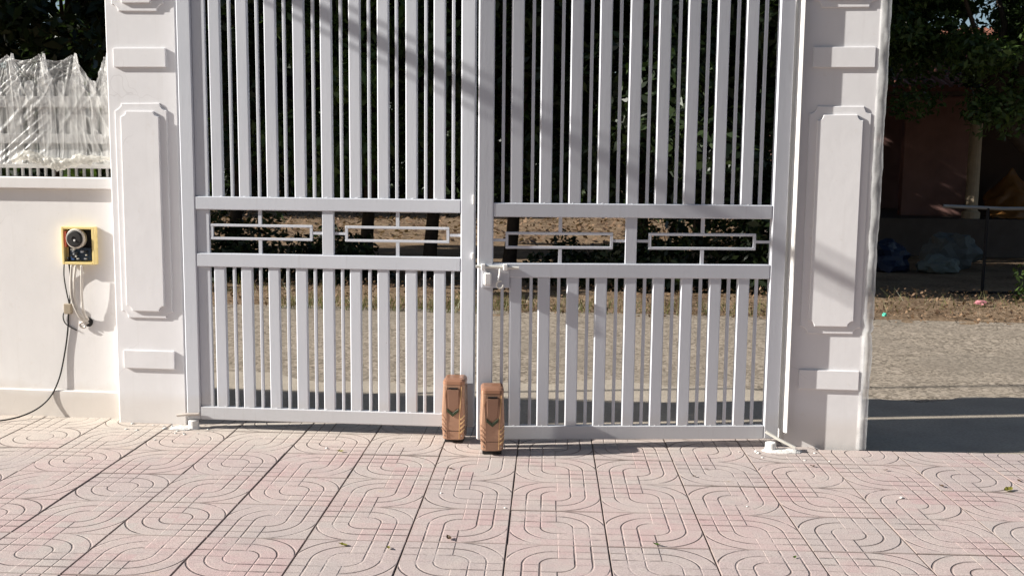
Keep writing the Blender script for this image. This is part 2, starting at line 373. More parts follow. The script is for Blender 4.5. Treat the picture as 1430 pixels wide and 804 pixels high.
for j in range(-6, 3):
    for i in range(-11, 10):
        X, Y = (i + .5) * .4, (j + .5) * .4; wx, wy = t2w(X, Y)
        if wx < -4.3 or wx > 4.6: continue
        ymax_world = .27 if wx < 1.55 else None
        if wx < -2.2 and wy > .3: continue
        odd = (i + j + 1) % 2
        poly = [(X + a, Y + b) for a, b in full]
        # cut at the back edge
        if wx < 1.6:      # world y <= .27
            c_ = .30 + .808; poly2 = clip(poly, math.sin(TR), math.cos(TR), c_)
        else: poly2 = clip(poly, 0, 1, .665)
        if len(poly2) < 3: continue
        ar = abs(sum(poly2[k][0] * poly2[(k + 1) % len(poly2)][1] - poly2[(k + 1) % len(poly2)][0] * poly2[k][1] for k in range(len(poly2)))) / 2
        if ar < .006: continue
        rot = TR + (math.pi / 2 if odd else 0)
        if poly2 == poly: me = full90_me if odd else full_me
        else:
            loc = [(x - X, y - Y) for x, y in poly2]
            if odd: loc = [(y, -x) for x, y in loc]
            me = tile_mesh(loc); me.materials.append(M_tile)
        t = bpy.data.objects.new('paving_tile', me); COL.objects.link(t); t.parent = yard
        t.location = (wx, wy, rnd.uniform(-.0018, .0018)); t.rotation_euler = (rnd.gauss(0, .0022), rnd.gauss(0, .0022), rot + rnd.gauss(0, .002))

# ------------------------------------------------------------------ gate pillars
def notched(x0, x1, z0, z1, c):
    """rectangle with scooped corners"""
    P = []
    for (cx, cz, a0) in ((x0, z0, 90), (x1, z0, 180), (x1, z1, 270), (x0, z1, 0)):
        arc = [(cx + c * math.cos(R(a)), cz + c * math.sin(R(a))) for a in ([a0 - 90 * k / 4 for k in range(5)] if True else [])]
        P += arc
    return [(x + rnd.gauss(0, .0011), z + rnd.gauss(0, .0011)) for x, z in P]
def pillar(root, x0, x1, fx0, fx1, zoff):
    b = MB(); b.box(x0, x1, 0, .42, -.05, 3.05, .006); b.build('shaft', M_pillar, root)
    b = MB(); b.box(x0 - .05, x1 + .05, -.05, .47, 3.05, 3.13, .01); b.build('capital', M_pillar, root)
    for z0, z1 in ((.322, .425), (2.011, 2.114)):
        b = MB(); b.box(fx0, fx1, -.0135, .004, z0, z1, .002); b.build('relief_block', M_pillar, root)
    for z0, z1 in ((.612 + zoff, 1.815), (2.312, 2.98)):
        b = MB(); b.prism(notched(fx0 - .004, fx1 - .004, z0, z1, .038), .012, 'Y', -.009, .003); f = b.build('panel_frame', M_pillar, root)
        b = MB(); b.prism(notched(fx0 + .034, fx1 - .046, z0 + .042, z1 - .045, .03), .016, 'Y', -.0225, .0025); b.build('raised_panel', M_pillar, f)
pl = empty('gate_pillar', (0, 0, 0)); tag(pl, 'white plastered gate pillar with raised panels beside the low wall', 'pillar', 'gate pillars')
pillar(pl, -2.372, -1.968, -2.325, -2.026, 0)
pr = empty('gate_pillar', (0, 0, 0)); tag(pr, 'white plastered gate pillar with plastic film on its outer edge', 'pillar', 'gate pillars')
pillar(pr, 1.385, 1.792, 1.452, 1.764, .01)
b = MB(); b.prism([(1.366, .06), (1.371, .0), (1.388, -.044), (1.395, -.046), (1.402, -.02), (1.404, .06)], 2.93, 'Z', .085); b.build('jamb_strip', M_white, pr)
# film left on the outer edge of the pillar
def film():
    n, k = 150, 7; V = []
    for i in range(n):
        z = .0 + 2.6 * i / (n - 1); a = noise.noise(Vector((0, 3.1, z * 5))); a2 = noise.noise(Vector((5, 1, z * 17))); a3 = noise.noise(Vector((5, 9, z * 45)))
        wd = .056 + .007 * a + .003 * a2 + .002 * a3
        if .6 < z < .75: wd += .014 * noise.noise(Vector((2, 2, z * 60)))
        for j in range(k):
            t = j / (k - 1); x = 1.768 + .012 * (z / 2.6) + wd * t
            y = -.006 - .012 * math.sin(t * 3.0) - .006 * noise.noise(Vector((t * 3, z * 9, 1))) - .004 * noise.noise(Vector((t * 9, z * 30, 1)))
            if t > .9: y += .01
            V.append((x, y, z))
    idx = np.arange(n * k).reshape(n, k)
    return np_mesh('film', np.array(V), np.stack([idx[:-1, :-1], idx[:-1, 1:], idx[1:, 1:], idx[1:, :-1]], -1).reshape(-1, 4))
def filmmat(name, opac, c=(.86, .86, .85)):
    a = NT(name, .22, .5); a.col(c)
    t = a.n('BsdfTranslucent'); t.inputs[0].default_value = (*c, 1); m = a.n('MixShader'); m.inputs[0].default_value = .5
    a.t.links.new(a.b.outputs[0], m.inputs[1]); a.t.links.new(t.outputs[0], m.inputs[2])
    tp = a.n('BsdfTransparent'); m2 = a.n('MixShader')
    f = a.ramp(a.noise(a.pos(), 9, 5, .65), [(.35, opac - .16), (.7, min(1, opac + .22))])
    a.t.links.new(f, m2.inputs[0]); a.t.links.new(tp.outputs[0], m2.inputs[1]); a.t.links.new(m.outputs[0], m2.inputs[2])
    a.t.links.new(m2.outputs[0], a.t.nodes['Material Output'].inputs[0]); return a.m
M_film = filmmat('edge_film', .62, (.72, .72, .72))
fo = mesh_obj('plastic_film', film(), M_film, pr, smooth=True); fo['label'] = 'torn clear plastic film along the edge'
# ragged mortar at the pillar feet
def mortar(name, cx, cy, rx, ry, h, label, seed):
    g = random.Random(seed); b = MB(); n = 26; rings = []
    prof = [(1, -.02), (.97, .3 * h), (.72, .8 * h), (.4, h), (.05, h)]
    ph = [g.uniform(.75, 1.2) for _ in range(n)]; ph = [(ph[i - 1] + ph[i] * 2 + ph[(i + 1) % n]) / 4 for i in range(n)]
    secs = [[(cx + rx * r * ph[i] * math.cos(2 * math.pi * i / n), cy + ry * r * ph[i] * math.sin(2 * math.pi * i / n), z + g.uniform(-.002, .002)) for i in range(n)] for r, z in prof]
    b.loft(secs); o = b.build(name, M_mortar); return tag(o, label, 'mortar')

# ------------------------------------------------------------------ low wall with fence and plastic sheet
WX0, WX1 = -9.5, -2.372
gw = empty('garden_wall', (WX1, .09, 0)); tag(gw, 'low white plastered wall with ledge and skirting beside the gate pillar', 'wall')
def wl(name, x0, x1, y0, y1, z0, z1, bev=.004):
    b = MB(); b.box(x0 - WX1, x1 - WX1, y0 - .09, y1 - .09, z0, z1, bev); return b.build(name, M_wall, gw)
wl('wall_body', WX0, WX1, .09, .30, -.05, 1.335); wl('ledge', WX0, WX1, .055, .32, 1.335, 1.402, .006); wl('skirting', WX0, WX1, .074, .1, -.05, .158, .006)
FY = .17
fn = empty('picket_fence', (-2.45, FY, 1.402)); tag(fn, 'white pointed picket fence standing on the low wall', 'fence')
def local(x, z): return (x + 2.45, z - 1.402)
pk = [(-.042, .056), (.042, .056), (.042, .50), (.036, .55), (.018, .60), (.008, .66), (.0, .705), (-.008, .66), (-.018, .60), (-.036, .55), (-.042, .50)]
b = MB(); b.prism(pk, .03, 'Y', -.015, .003); pk_me = b.mesh('picket'); pk_me.materials.append(M_fence)
b = MB(); b.prism([(-.015, .056), (.015, .056), (.015, .535), (.008, .55), (-.008, .55), (-.015, .535)], .022, 'Y', -.011, .002); tp_me = b.mesh('thin_picket'); tp_me.materials.append(M_fence)
k = 0; x = -2.452
while x > WX0 + .1:
    mesh_obj('picket', pk_me, None, fn, (x + 2.45, 0, 0)); mesh_obj('thin_picket', tp_me, None, fn, (x - .096 + 2.45, 0, 0)); x -= .192
for z0, z1 in ((1.80, 1.862), (1.594, 1.648), (1.452, 1.478)):
    b = MB(); b.box(WX0 + 2.45, .075, -.034, .034, z0 - 1.402, z1 - 1.402, .003); b.build('fence_rail', M_fence, fn)
b = MB(); b.box(-.004, .008, -.008, .008, .002, .052, .001); bal_me = b.mesh('baluster'); bal_me.materials.append(M_fence)
xx = -.03
while xx > -1.0:
    mesh_obj('baluster', bal_me, None, fn, (xx, .0, 0)); xx -= .047

def plastic():
    nx, nz = 640, 130; tips = [-2.452 - .192 * k for k in range(-1, 14)]
    x0, x1 = -4.6, -2.405; V = np.zeros((nz, nx, 3)); G = np.zeros((nz, nx))
    def ridge(v, k): return max(0, 1 - abs(noise.noise(v)) * k)
    for i in range(nx):
        x = x0 + (x1 - x0) * i / (nx - 1)
        d = min(abs(x - t) for t in tips); top = 2.098 - .030 * min(1, d / .05) ** .7 - .010 * (d / .096) ** 2 + .006 * noise.noise(Vector((x * 4, 0, 0)))
        if x > -2.62: top -= .12 * max(0, min(1, (x + 2.62) / .10)) * (1 - max(0, min(1, (x + 2.50) / .05)) * .9)     # slack by the pillar
        bot = 1.475 + .02 * noise.noise(Vector((x * 5, 7, 0)))
        for j in range(nz):
            t = j / (nz - 1); z = top + (bot - top) * t; s = 0; gth = 0
            for tx in tips:
                dx, dz = x - tx, 2.10 - z; rho = math.hypot(dx, dz)
                if rho > .8: continue
                ph = math.atan2(dx, dz + 1e-4); wt = math.exp(-rho / .30)
                q = ridge(Vector((ph * 5 + tx * 13, tx * 7, rho * 1.1)), 4.5)
                s += wt * q * .008 * min(1, rho / .04); gth += wt * q ** 3 * .9
            lw = max(0, min(1, (-2.78 - x) / .12)); q = ridge(Vector(((x * .72 - z * .9) * 15, (x + z) * 1.2, 3)), 5) * lw     # taut diagonal creases
            s += q * .006; gth += q ** 4 * .9
            q = ridge(Vector((x * 24 + .6 * z, z * 1.2, 2)), 6); s += q * .0022; gth += q ** 4 * .4
            s += .006 * noise.noise(Vector((x * 7, z * 3, 8))) + .0007 * noise.noise(Vector((x * 50, z * 30, 4)))
            if x > -2.64: e = min(1, (x + 2.64) / .08); q = ridge(Vector((x * 16 + z * 7, z * 5 - x * 4, 9)), 4); s += e * .006 * q; gth += e * q ** 4 * .7
            if t > .86: s += .022 * ((t - .86) / .14); gth += .4 * (t - .86) / .14
            V[j, i] = (x, FY - .040 - max(0, s), z); G[j, i] = gth
    idx = np.arange(nx * nz).reshape(nz, nx)
    f = np.stack([idx[:-1, :-1], idx[:-1, 1:], idx[1:, 1:], idx[1:, :-1]], -1).reshape(-1, 4)
    me = np_mesh('plastic_sheet', V.reshape(-1, 3), f); at = me.attributes.new('gather', 'FLOAT', 'POINT'); at.data.foreach_set('value', G.ravel().astype(np.float32)); return me
def sheetmat():
    a = NT('plastic_sheet', .32, .5); at = a.n('Attribute', attribute_name='gather'); c = a.mix(a.ma('MINIMUM', at.outputs['Fac'], 1.), (.56, .56, .55), (.88, .88, .86)); a.col(c)  # fold highlights painted in: colour lightens along the creases
    t = a.n('BsdfTranslucent'); a.t.links.new(c, t.inputs[0]); m = a.n('MixShader'); m.inputs[0].default_value = .35
    a.t.links.new(a.b.outputs[0], m.inputs[1]); a.t.links.new(t.outputs[0], m.inputs[2])
    tp = a.n('BsdfTransparent'); m2 = a.n('MixShader'); f = a.ma('MINIMUM', a.ma('ADD', a.ma('MULTIPLY', at.outputs['Fac'], .32), a.ma('ADD', .22, a.ma('MULTIPLY', a.noise(a.pos(), 5, 4), .42))), .93)
    a.t.links.new(f, m2.inputs[0]); a.t.links.new(tp.outputs[0], m2.inputs[1]); a.t.links.new(m.outputs[0], m2.inputs[2])
    a.t.links.new(m2.outputs[0], a.t.nodes['Material Output'].inputs[0]); return a.m
M_sheet = sheetmat()
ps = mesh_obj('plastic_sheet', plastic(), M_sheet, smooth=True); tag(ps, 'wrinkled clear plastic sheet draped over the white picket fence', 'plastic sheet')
def bunch():
    n, k = 120, 14; V = []
    for i in range(n):
        t = i / (n - 1); x = -3.0 + .60 * t; c = 1.495 + .016 * math.sin(t * 9) + .025 * noise.noise(Vector((t * 4, 1, 0))) + (.05 * math.sin(t * math.pi) * 0)
        rr = .020 * (.5 + .9 * math.sin(math.pi * min(1, t * 1.05 + .05)) ** .5)
        for j in range(k):
            a = 2 * math.pi * j / k; q = rr * (1 + .7 * noise.noise(Vector((math.cos(a) * 1.5, math.sin(a) * 1.5, t * 13))) + .6 * noise.noise(Vector((math.cos(a) * 4, math.sin(a) * 4, t * 30))))
            V.append((x, FY - .085 + q * math.cos(a) * .8, c + q * math.sin(a)))
    idx = np.arange(n * k).reshape(n, k); r2 = np.roll(idx, -1, 1)
    return np_mesh('rolled_hem', np.array(V), np.stack([idx[:-1], r2[:-1], r2[1:], idx[1:]], -1).reshape(-1, 4))
M_hem = filmmat('plastic_hem', .62, (.84, .82, .76))
mesh_obj('rolled_hem', bunch(), M_hem, ps, smooth=True)

# ------------------------------------------------------------------ gate leaves
ZT = 2.62
def leaf_part(root, name, x0, x1, y0, y1, z0, z1, bev=.002):
    b = MB(); b.box(x0, x1, y0, y1, z0, z1, bev); return b.build(name, M_gate, root)
RAILS = [(.049, .124), (.915, .991), (1.231, 1.304), (2.55, 2.62)]
def slats(root, wide, thin, ty, wy):
    for nm, xs, y0, y1 in (('wide_slat', wide, wy, .036), ('thin_slat', thin, ty, ty + .0185)):
        for zi, (za, zb) in enumerate(((.124, .915), (1.304, 2.55))):
            b = MB(); wd = .064 if nm == 'wide_slat' else .016; b.box(-wd / 2, wd / 2, y0, y1, za - .004, zb + .004, .0055 if nm == 'wide_slat' else .0025); me = b.mesh(nm); me.materials.append(M_gate)
            for x in xs:
                o = mesh_obj(nm, me, None, root, (x + rnd.gauss(0, .0012), 0, 0)); o.rotation_euler = (0, rnd.gauss(0, .0007), rnd.gauss(0, .006))
def welds(root, xs):
    b = MB(); bmesh.ops.create_icosphere(b.bm, subdivisions=1, radius=1)
    for v in b.bm.verts: v.co = Vector((v.co.x * .012, v.co.y * .005, v.co.z * .0045)) * rnd.uniform(.85, 1.15)
    me = b.mesh('weld_bead'); me.materials.append(M_gate)
    for x in xs:
        for z in (.124, .915, 1.304): o = mesh_obj('weld_bead', me, None, root, (x + rnd.uniform(-.02, .02), .009, z)); o.scale = (rnd.uniform(.5, 1.3), 1, rnd.uniform(.6, 1.3))
def rect_frame(root, x0, x1, rod_x, left, right, z0=1.066, z1=1.153):
    b = MB(); th_ = .014; y0, y1 = .014, .030
    b.box(x0, x1, y0, y1, z1 - th_, z1, .002); b.box(x0, x1, y0, y1, z0, z0 + th_, .002)
    b.box(x0, x0 + th_, y0 + .001, y1 - .001, z0 + th_, z1 - th_); b.box(x1 - th_, x1, y0 + .001, y1 - .001, z0 + th_, z1 - th_)
    f = b.build('rectangle_ornament', M_gate, root)
    for (a0, a1, c0, c1) in ((rod_x - .009, rod_x + .009, z1, 1.233), (rod_x - .009, rod_x + .009, .989, z0)):
        b = MB(); b.box(a0, a1, .015, .029, c0, c1); b.build('rod', M_gate, f)
    zc = (z0 + z1) / 2
    for (a0, a1) in ((left, x0), (x1, right)):
        b = MB(); b.box(a0, a1, .016, .028, zc - .007, zc + .007); b.build('rod', M_gate, f)

# leaf hung on the pillar by the low wall: closed
gl = empty('gate_leaf', (-1.912, -.078, .004), R(1.0)); tag(gl, 'closed light grey steel gate leaf hung on the pillar beside the control box', 'gate leaf', 'gate leaves')
leaf_part(gl, 'stile', -.018, .061, 0, .045, .049, ZT, .006)
leaf_part(gl, 'stile', 1.536, 1.614, 0, .045, .049, ZT, .006)
for z0, z1 in RAILS: leaf_part(gl, 'rail', .061, 1.536, .0012, .043, z0, z1, .0045)
for za, zb in ((.124, .915), (.991, 1.231), (1.304, 2.55)): leaf_part(gl, 'jamb_plate', .0615, .134, .0125, .030, za, zb)
wl_ = [.189 + .1535 * i for i in range(9)]; tl_ = [.269 + .1531 * i for i in range(9)]
slats(gl, wl_, tl_, .0085, .009); welds(gl, wl_)
leaf_part(gl, 'centre_post', .771, .834, .010, .036, .991, 1.231)
rect_frame(gl, .140, .714, .420, .134, .771); rect_frame(gl, .897, 1.471, 1.188, .834, 1.536)

# leaf with the bolt: ajar, its free edge swung into the yard
gr_ = empty('gate_leaf', (1.373, -.026, -.004), R(8.25)); tag(gr_, 'light grey steel gate leaf with slide bolt, standing slightly ajar', 'gate leaf', 'gate leaves')
leaf_part(gr_, 'stile', -.100, -.020, 0, .045, .049, ZT, .006)
leaf_part(gr_, 'stile', -1.645, -1.563, 0, .045, .049, ZT, .006)
for z0, z1 in RAILS: leaf_part(gr_, 'rail', -1.563, -.100, .0012, .043, z0, z1, .0045)
welds(gr_, [-1.445 + .1508 * i for i in range(9)])
slats(gr_, [-1.445 + .1508 * i for i in range(9)], [-1.515 + .1503 * i for i in range(10)], .0145, .006)
leaf_part(gr_, 'centre_post', -.871, -.811, .010, .036, .991, 1.231)
rect_frame(gr_, -1.499, -.936, -1.213, -1.563, -.871); rect_frame(gr_, -.748, -.178, -.462, -.811, -.100)
# slide bolt (part of the leaf)
b = MB(); b.box(-1.622, -1.478, -.006, 0, .862, .984, .002)
latch = b.build('latch_plate', M_gate, gr_)
b = MB(); b.tube([(-1.655, -.018, .975), (-1.43, -.018, .968)], .0075, 10); b.build('bolt', M_rodwhite, latch)
for xx in (-1.615, -1.50): b = MB(); b.box(xx - .011, xx + .011, -.030, 0, .956, .988, .003); b.build('bolt_keeper', M_white, latch)
b = MB(); b.box(-1.612, -1.572, -.034, -.006, .876, .945, .008); b.build('lock_case', M_white, latch)
b = MB(); b.tube([(-1.528, -.022, .965), (-1.531, -.024, .93), (-1.538, -.026, .905)], .006, 8); b.build('bolt_handle', M_white, latch)
b = MB(); b.tube([(-1.528 + .017 * math.cos(a), -.026, .882 + .019 * math.sin(a)) for a in [R(60 + 300 * k / 18) for k in range(19)]], .0052, 8); b.build('ring', M_rodwhite, latch)
# catch on the free stile of the closed leaf
b = MB(); b.box(1.597, 1.613, -.022, 0, .985, 1.02, .004); b.build('catch', M_white, gl)
b = MB(); b.box(1.600, 1.612, -.012, 0, 1.28, 1.33, .003); b.build('hasp', M_white, gl)

# pivots at the foot of each leaf
def pivot(cx, cy, label, rod):
    r = empty('hinge_pivot', (cx, cy, 0)); tag(r, label, 'hinge', 'bottom hinge pivots')
    b = MB(); b.lathe([(.037, -.01), (.034, .004), (.029, .02), (.028, .046), (.024, .049)], seg=18); b.build('pivot_post', M_white, r, smooth=False)
    b = MB(); b.tube([Vector(p) - Vector((cx, cy, 0)) for p in rod], .0085, 10); b.build('pin', M_steel if cx < 0 else M_rodwhite, r)
    return r
pivot(-1.893, -.075, 'white hinge pivot with rusty pin at the foot of the control box pillar', [(-1.985, -.085, .074), (-1.92, -.088, .083), (-1.853, -.09, .088)])
pivot(1.302, -.11, 'white hinge pivot with slanting pin at the foot of the film edged pillar', [(1.275, -.105, .104), (1.35, -.12, .064), (1.425, -.13, .030)])
mortar('mortar_patch', 1.368, -.115, .112, .042, .016, 'white mortar spill around the hinge pivot below the film edged pillar', 3)
mortar('mortar_patch', -1.955, -.09, .07, .035, .014, 'small crumbling mortar patch around the rusty hinge pin', 4)
g = random.Random(11)
for k in range(34):
    if k < 20: cx, cy = g.uniform(-2.3, -1.75), g.uniform(-.22, -.03)
    elif k < 28: cx, cy = g.uniform(1.12, 1.6), g.uniform(-.28, -.12)
    else: cx, cy = g.uniform(-2.3, 2.6), g.uniform(-1.2, -.3)
    s_ = g.uniform(.004, .011); b = MB(); bmesh.ops.create_icosphere(b.bm, subdivisions=1, radius=s_)
    for v in b.bm.verts: v.co *= g.uniform(.7, 1.25); v.co.z *= .55
    o = b.build('mortar_crumb', M_mortar, loc=(cx, cy, s_ * .35)); tag(o, 'tiny white mortar crumb lying on the paving', 'crumb', 'mortar crumbs on the paving')

# ------------------------------------------------------------------ gate openers
def coppermat():
    a = NT('copper_plastic', .26, .6); p = a.pos(); a.b.inputs['Metallic'].default_value = .35
    a.col(a.mix(a.noise(p, 30, 4), (.38, .225, .15), (.46, .28, .19))); a.bump(a.noise(p, 500, 2), .1, .001); return a.m
M_copper = coppermat(); M_cap = simple('brown_cap', (.36, .185, .115), .35, .5, metal=.3); M_shield = simple('bronze_shield', (.30, .175, .12), .3, .5, metal=.4)
M_chev = simple('chevron_green', (.03, .045, .02), .25, .5); M_gold = simple('gold_trim', (.62, .40, .2), .3, .5, metal=.5)
def opener(loc, rz, label):
    r = empty('gate_opener', loc, rz); r.scale = (1, 1, .955); tag(r, label, 'gate opener', 'swing gate openers')
    def sec(z, w, d0, d1, c=.022):
        P = []
        for (cx, cy, a0) in ((w - c, -d0 + c, -90), (w - c, -d1 - .006, 0), (-w + c, -d1 - .006, 90), (-w + c, -d0 + c, 180)):
            if cy > -d1 - .01: P.append((math.copysign(w, cx), -d1, z)); continue
            for k in range(4): a = R(a0 + 30 * k); P.append((cx + c * math.cos(a), cy + c * math.sin(a), z))
        return P
    prof = [(.004, .054, .128), (.010, .058, .133), (.09, .0625, .138), (.16, .064, .138), (.25, .0605, .132), (.318, .058, .122)]
    b = MB(); b.loft([sec(z, w, d, .0) for z, w, d in prof]); b.build('body', M_copper, r)
    b = MB(); b.loft([sec(z, w, d, .0) for z, w, d in ((.3185, .0595, .124), (.334, .059, .120), (.345, .054, .108), (.350, .044, .086))]); b.build('cap', M_cap, r)
    b = MB(); b.prism([(-.030, .292), (.030, .292), (.026, .190), (0, .163), (-.026, .190)], .014, 'Y', -.139, .002); b.build('shield', M_shield, r)
    b = MB(); b.prism([(-.031, .186), (0, .160), (.031, .186), (.031, .168), (.02, .158), (0, .140), (-.02, .158), (-.031, .168)], .012, 'Y', -.1445, .001); b.build('chevron', M_chev, r)
    b = MB(); b.box(-.024, .024, -.137, -.12, .297, .302); b.build('vent_slot', M_dark, r)
    for sx in (-1, 1):
        b = MB(); b.tube([(sx * .034, -.135, .012), (sx * .036, -.140, .15), (sx * .046, -.129, .31)], .0022, 6); b.build('trim_line', M_gold if sx > 0 else M_copper, r)
        for k in range(4):
            z = .135 - .026 * k; b = MB(); b.tube([(sx * .060, -.128, z + .012), (sx * .040, -.1395, z - .012)], .0048, 6); b.build('rib', M_copper if sx < 0 else M_gold, r)
    b = MB(); b.loft([sec(z, w, d, .0) for z, w, d in ((.0555, .0615, .1372), (.0575, .0617, .1374))]); b.build('casing_seam', M_dark, r)
    for sx in (-1, 1):
        b = MB(); b.lathe([(.0035, -.1325), (.0035, -.137), (.0015, -.1375)], (sx * .047, 0, .030), 'Y', 8); b.build('screw', M_steel, r)
    b = MB(); b.box(-.05, .05, -.10, .0, -.022, .006, .002); b.build('wheel_guard', M_black, r)
    return r
opener((-.392, -.072, .020), R(1), 'copper coloured gate opener box fixed to the closed leaf')
opener((-.172, -.276, .024), R(8.25), 'copper coloured gate opener box fixed to the ajar leaf')

# ------------------------------------------------------------------ control box and cables on the low wall
M_case = simple('yellowed_case', (.86, .69, .30), .4, .4, var=.1, scale=30); M_pcb = simple('circuit_board', (.02, .04, .07), .4, .4, var=.5, scale=120)
cb = empty('control_box', (-2.607, .09, .905)); tag(cb, 'open yellowed control box with exposed circuit board on the low wall', 'control box')
b = MB(); b.box(-.098, .098, -.012, 0, 0, .216, .003); b.build('back_plate', M_case, cb)
for nm, q in (('side', (-.098, -.084, 0, .216)), ('side', (.084, .098, 0, .216)), ('side', (-.084, .084, .202, .216)), ('side', (-.084, .084, 0, .014))):
    b = MB(); b.box(q[0], q[1], -.046, -.012, q[2], q[3], .002); b.build('case_side', M_case, cb)
b = MB(); b.box(-.07, .078, -.02, -.012, .02, .2, .001); b.build('mounting_plate', M_dark, cb)
tr = MB(); tr.lathe([(.056, -.018), (.058, -.045), (.052, -.054), (.044, -.054)], (-.012, 0, .148), 'Y', 28); tr = tr.build('transformer', M_cordw, cb)
b = MB(); b.lathe([(.048, -.050), (.047, -.058), (.040, -.063), (.014, -.064), (.012, -.060)], (-.012, 0, .148), 'Y', 28); b.build('winding', M_black, tr)
b = MB(); b.lathe([(.006, -.060), (.006, -.068)], (-.008, 0, .14), 'Y', 10); b.build('bolt', M_white, tr)
pc = MB(); pc.box(-.055, .072, -.032, -.026, .022, .095, .001); pc = pc.build('circuit_board', M_pcb, cb)
M_cmp = [simple('component_%s' % n, c, .4, .4) for n, c in (('grey', (.35, .36, .38)), ('black', (.02, .02, .02)), ('blue', (.05, .12, .3)), ('pale', (.6, .58, .52)))]
g = random.Random(5)
for k in range(16):
    x, z = g.uniform(-.05, .066), g.uniform(.027, .088); b = MB(); b.box(x - g.uniform(.003, .010), x + g.uniform(.003, .008), -.046 + g.uniform(-.004, .006), -.032, z - .004, z + g.uniform(.003, .008)); b.build('component', g.choice(M_cmp), pc)
b = MB(); b.box(-.075, -.066, -.05, -.012, .10, .19); b.build('terminal_strip', simple('terminal_red', (.4, .08, .04), .5), cb)
def cable(name, pts, r, mat, label=None, sub=6):
    P = [Vector(p) for p in pts]; out = []
    for i in range(len(P) - 1):
        p0, p1, p2, p3 = P[max(i - 1, 0)], P[i], P[i + 1], P[min(i + 2, len(P) - 1)]
        for k in range(sub):
            t = k / sub; out.append(.5 * ((2 * p1) + (p2 - p0) * t + (2 * p0 - 5 * p1 + 4 * p2 - p3) * t * t + (3 * p1 - p0 - 3 * p2 + p3) * t ** 3))
    out.append(P[-1]); b = MB(); b.tube(out, r, 8); o = b.build(name, mat, smooth=True)
    if label: tag(o, label, 'cable')
    return o
cable('power_cable', [(-2.695, .055, .945), (-2.715, .075, .84), (-2.708, .083, .74), (-2.69, .08, .66)], .0035, M_black, 'thin black wire hanging from the control box into a connector')
cable('power_cable', [(-2.672, .05, .945), (-2.675, .075, .83), (-2.685, .082, .72), (-2.70, .082, .63), (-2.71, .083, .52), (-2.735, .083, .38), (-2.775, .076, .22), (-2.84, .06, .10), (-2.93, .0, .03), (-3.05, -.10, .008), (-3.3, -.16, .007), (-3.9, -.2, .007)], .0046, M_black, 'black power cable running down the wall and across the paving')
cable('power_cable', [(-2.705, .08, .66), (-2.735, .083, .60), (-2.72, .084, .55), (-2.655, .084, .515)], .0032, M_black, 'short loose wire end below the small connector on the wall')
b = MB(); b.box(-2.722, -2.676, .066, .0885, .612, .672, .004); o = b.build('cable_connector', simple('tan_connector', (.36, .30, .22), .6), smooth=False); tag(o, 'small tan connector block on the black wires below the box', 'connector')
for nm, pts, lab in (('a', [(-2.645, .04, .90), (-2.655, .04, .80), (-2.655, .045, .70), (-2.63, .055, .62), (-2.605, .07, .575), (-2.58, .088, .56)], 'pale cord hanging slack from the control box, bowed furthest'),
                     ('b', [(-2.62, .04, .90), (-2.635, .04, .80), (-2.64, .05, .68), (-2.61, .06, .60), (-2.585, .088, .57)], 'pale cord hanging between two others below the control box'),
                     ('c', [(-2.585, .04, .90), (-2.592, .045, .80), (-2.598, .052, .70), (-2.595, .062, .62), (-2.58, .088, .578)], 'straight pale cord dropping from the control box to the wall hole')):
    cable('signal_cord', pts, .0068, M_cordw, lab)
b = MB(); b.lathe([(.026, .091), (.028, .084), (.018, .082)], (-2.583, 0, .566), 'Y', 14); o = b.build('wall_grommet', M_black); tag(o, 'dark ragged cable hole in the low wall', 'cable hole')
b = MB(); b.tube([(-2.61 + .02 * math.cos(t), .075, .55 + .016 * math.sin(t)) for t in [k * .5 for k in range(12)]], .006, 8); o = b.build('cord_coil', M_steel); tag(o, 'coiled cord ends at the cable hole in the low wall', 'cord')

# ------------------------------------------------------------------ leaves fallen on the paving
M_fl = leafmat('fallen_leaf', (.16, .16, .03), (.30, .26, .06), .25); M_fg = leafmat('green_leaf', (.06, .12, .02), (.1, .16, .03), .3); M_fb = leafmat('brown_leaf', (.05, .03, .015), (.12, .07, .035), .1)
def leaf_mesh(s, curl, g):
    b = MB(); n = 6; V = []
    for i in range(n + 1):
        t = i / n; wd = s * .42 * math.sin(math.pi * min(1, t * .96 + .03)) ** .8; z = curl * s * (t - .5) ** 2 * 2
        V.append([b.bm.verts.new((s * (t - .5) * 1.6, e * wd, z + abs(e) * wd * g.uniform(.25, .8) + .003)) for e in (-1, 0, 1)])
    for A, B in zip(V, V[1:]):
        for k in range(2): b.bm.faces.new((A[k], A[k + 1], B[k + 1], B[k]))
    return b.mesh('fallen_leaf')
LV = [(-.947, -.436, 0, .034, 'curled yellow leaf on the paving close below the closed gate leaf'), (-.588, -1.711, 0, .036, 'curled yellow green leaf on the paving, larger of a near pair'), (-.185, -1.591, 2, .034, 'brown curled leaf with pale tip on the paving'), (-.402, -1.726, 0, .028, 'flat yellow leaf on the paving beside a curled one'), (.639, -1.557, 1, .032, 'fresh green leaf on a pink paving tile'), (1.47, -.381, 2, .030, 'dark brown leaf on the paving near the film edged pillar'), (2.017, -.632, 2, .030, 'dark leaf lying in a joint on the open side of the paving'), (2.313, -.647, 0, .050, 'long flat olive leaf on the paving by the road edge'), (-.33, -.66, 2, .026, 'thin dark leaf on the paving in front of the openers'), (.86, -.63, 2, .022, 'small dark leaf on the paving before the ajar leaf'), (.93, -.5, 2, .018, 'tiny dark leaf scrap beside a paving joint'), (1.16, -1.62, 1, .02, 'small green leaf scrap on a grey tile'), (2.42, -.50, 2, .024, 'brown leaf scrap at the road edge of the paving'), (1.82, -.40, 2, .022, 'curled brown leaf just beyond the film edged pillar')]
g = random.Random(21)
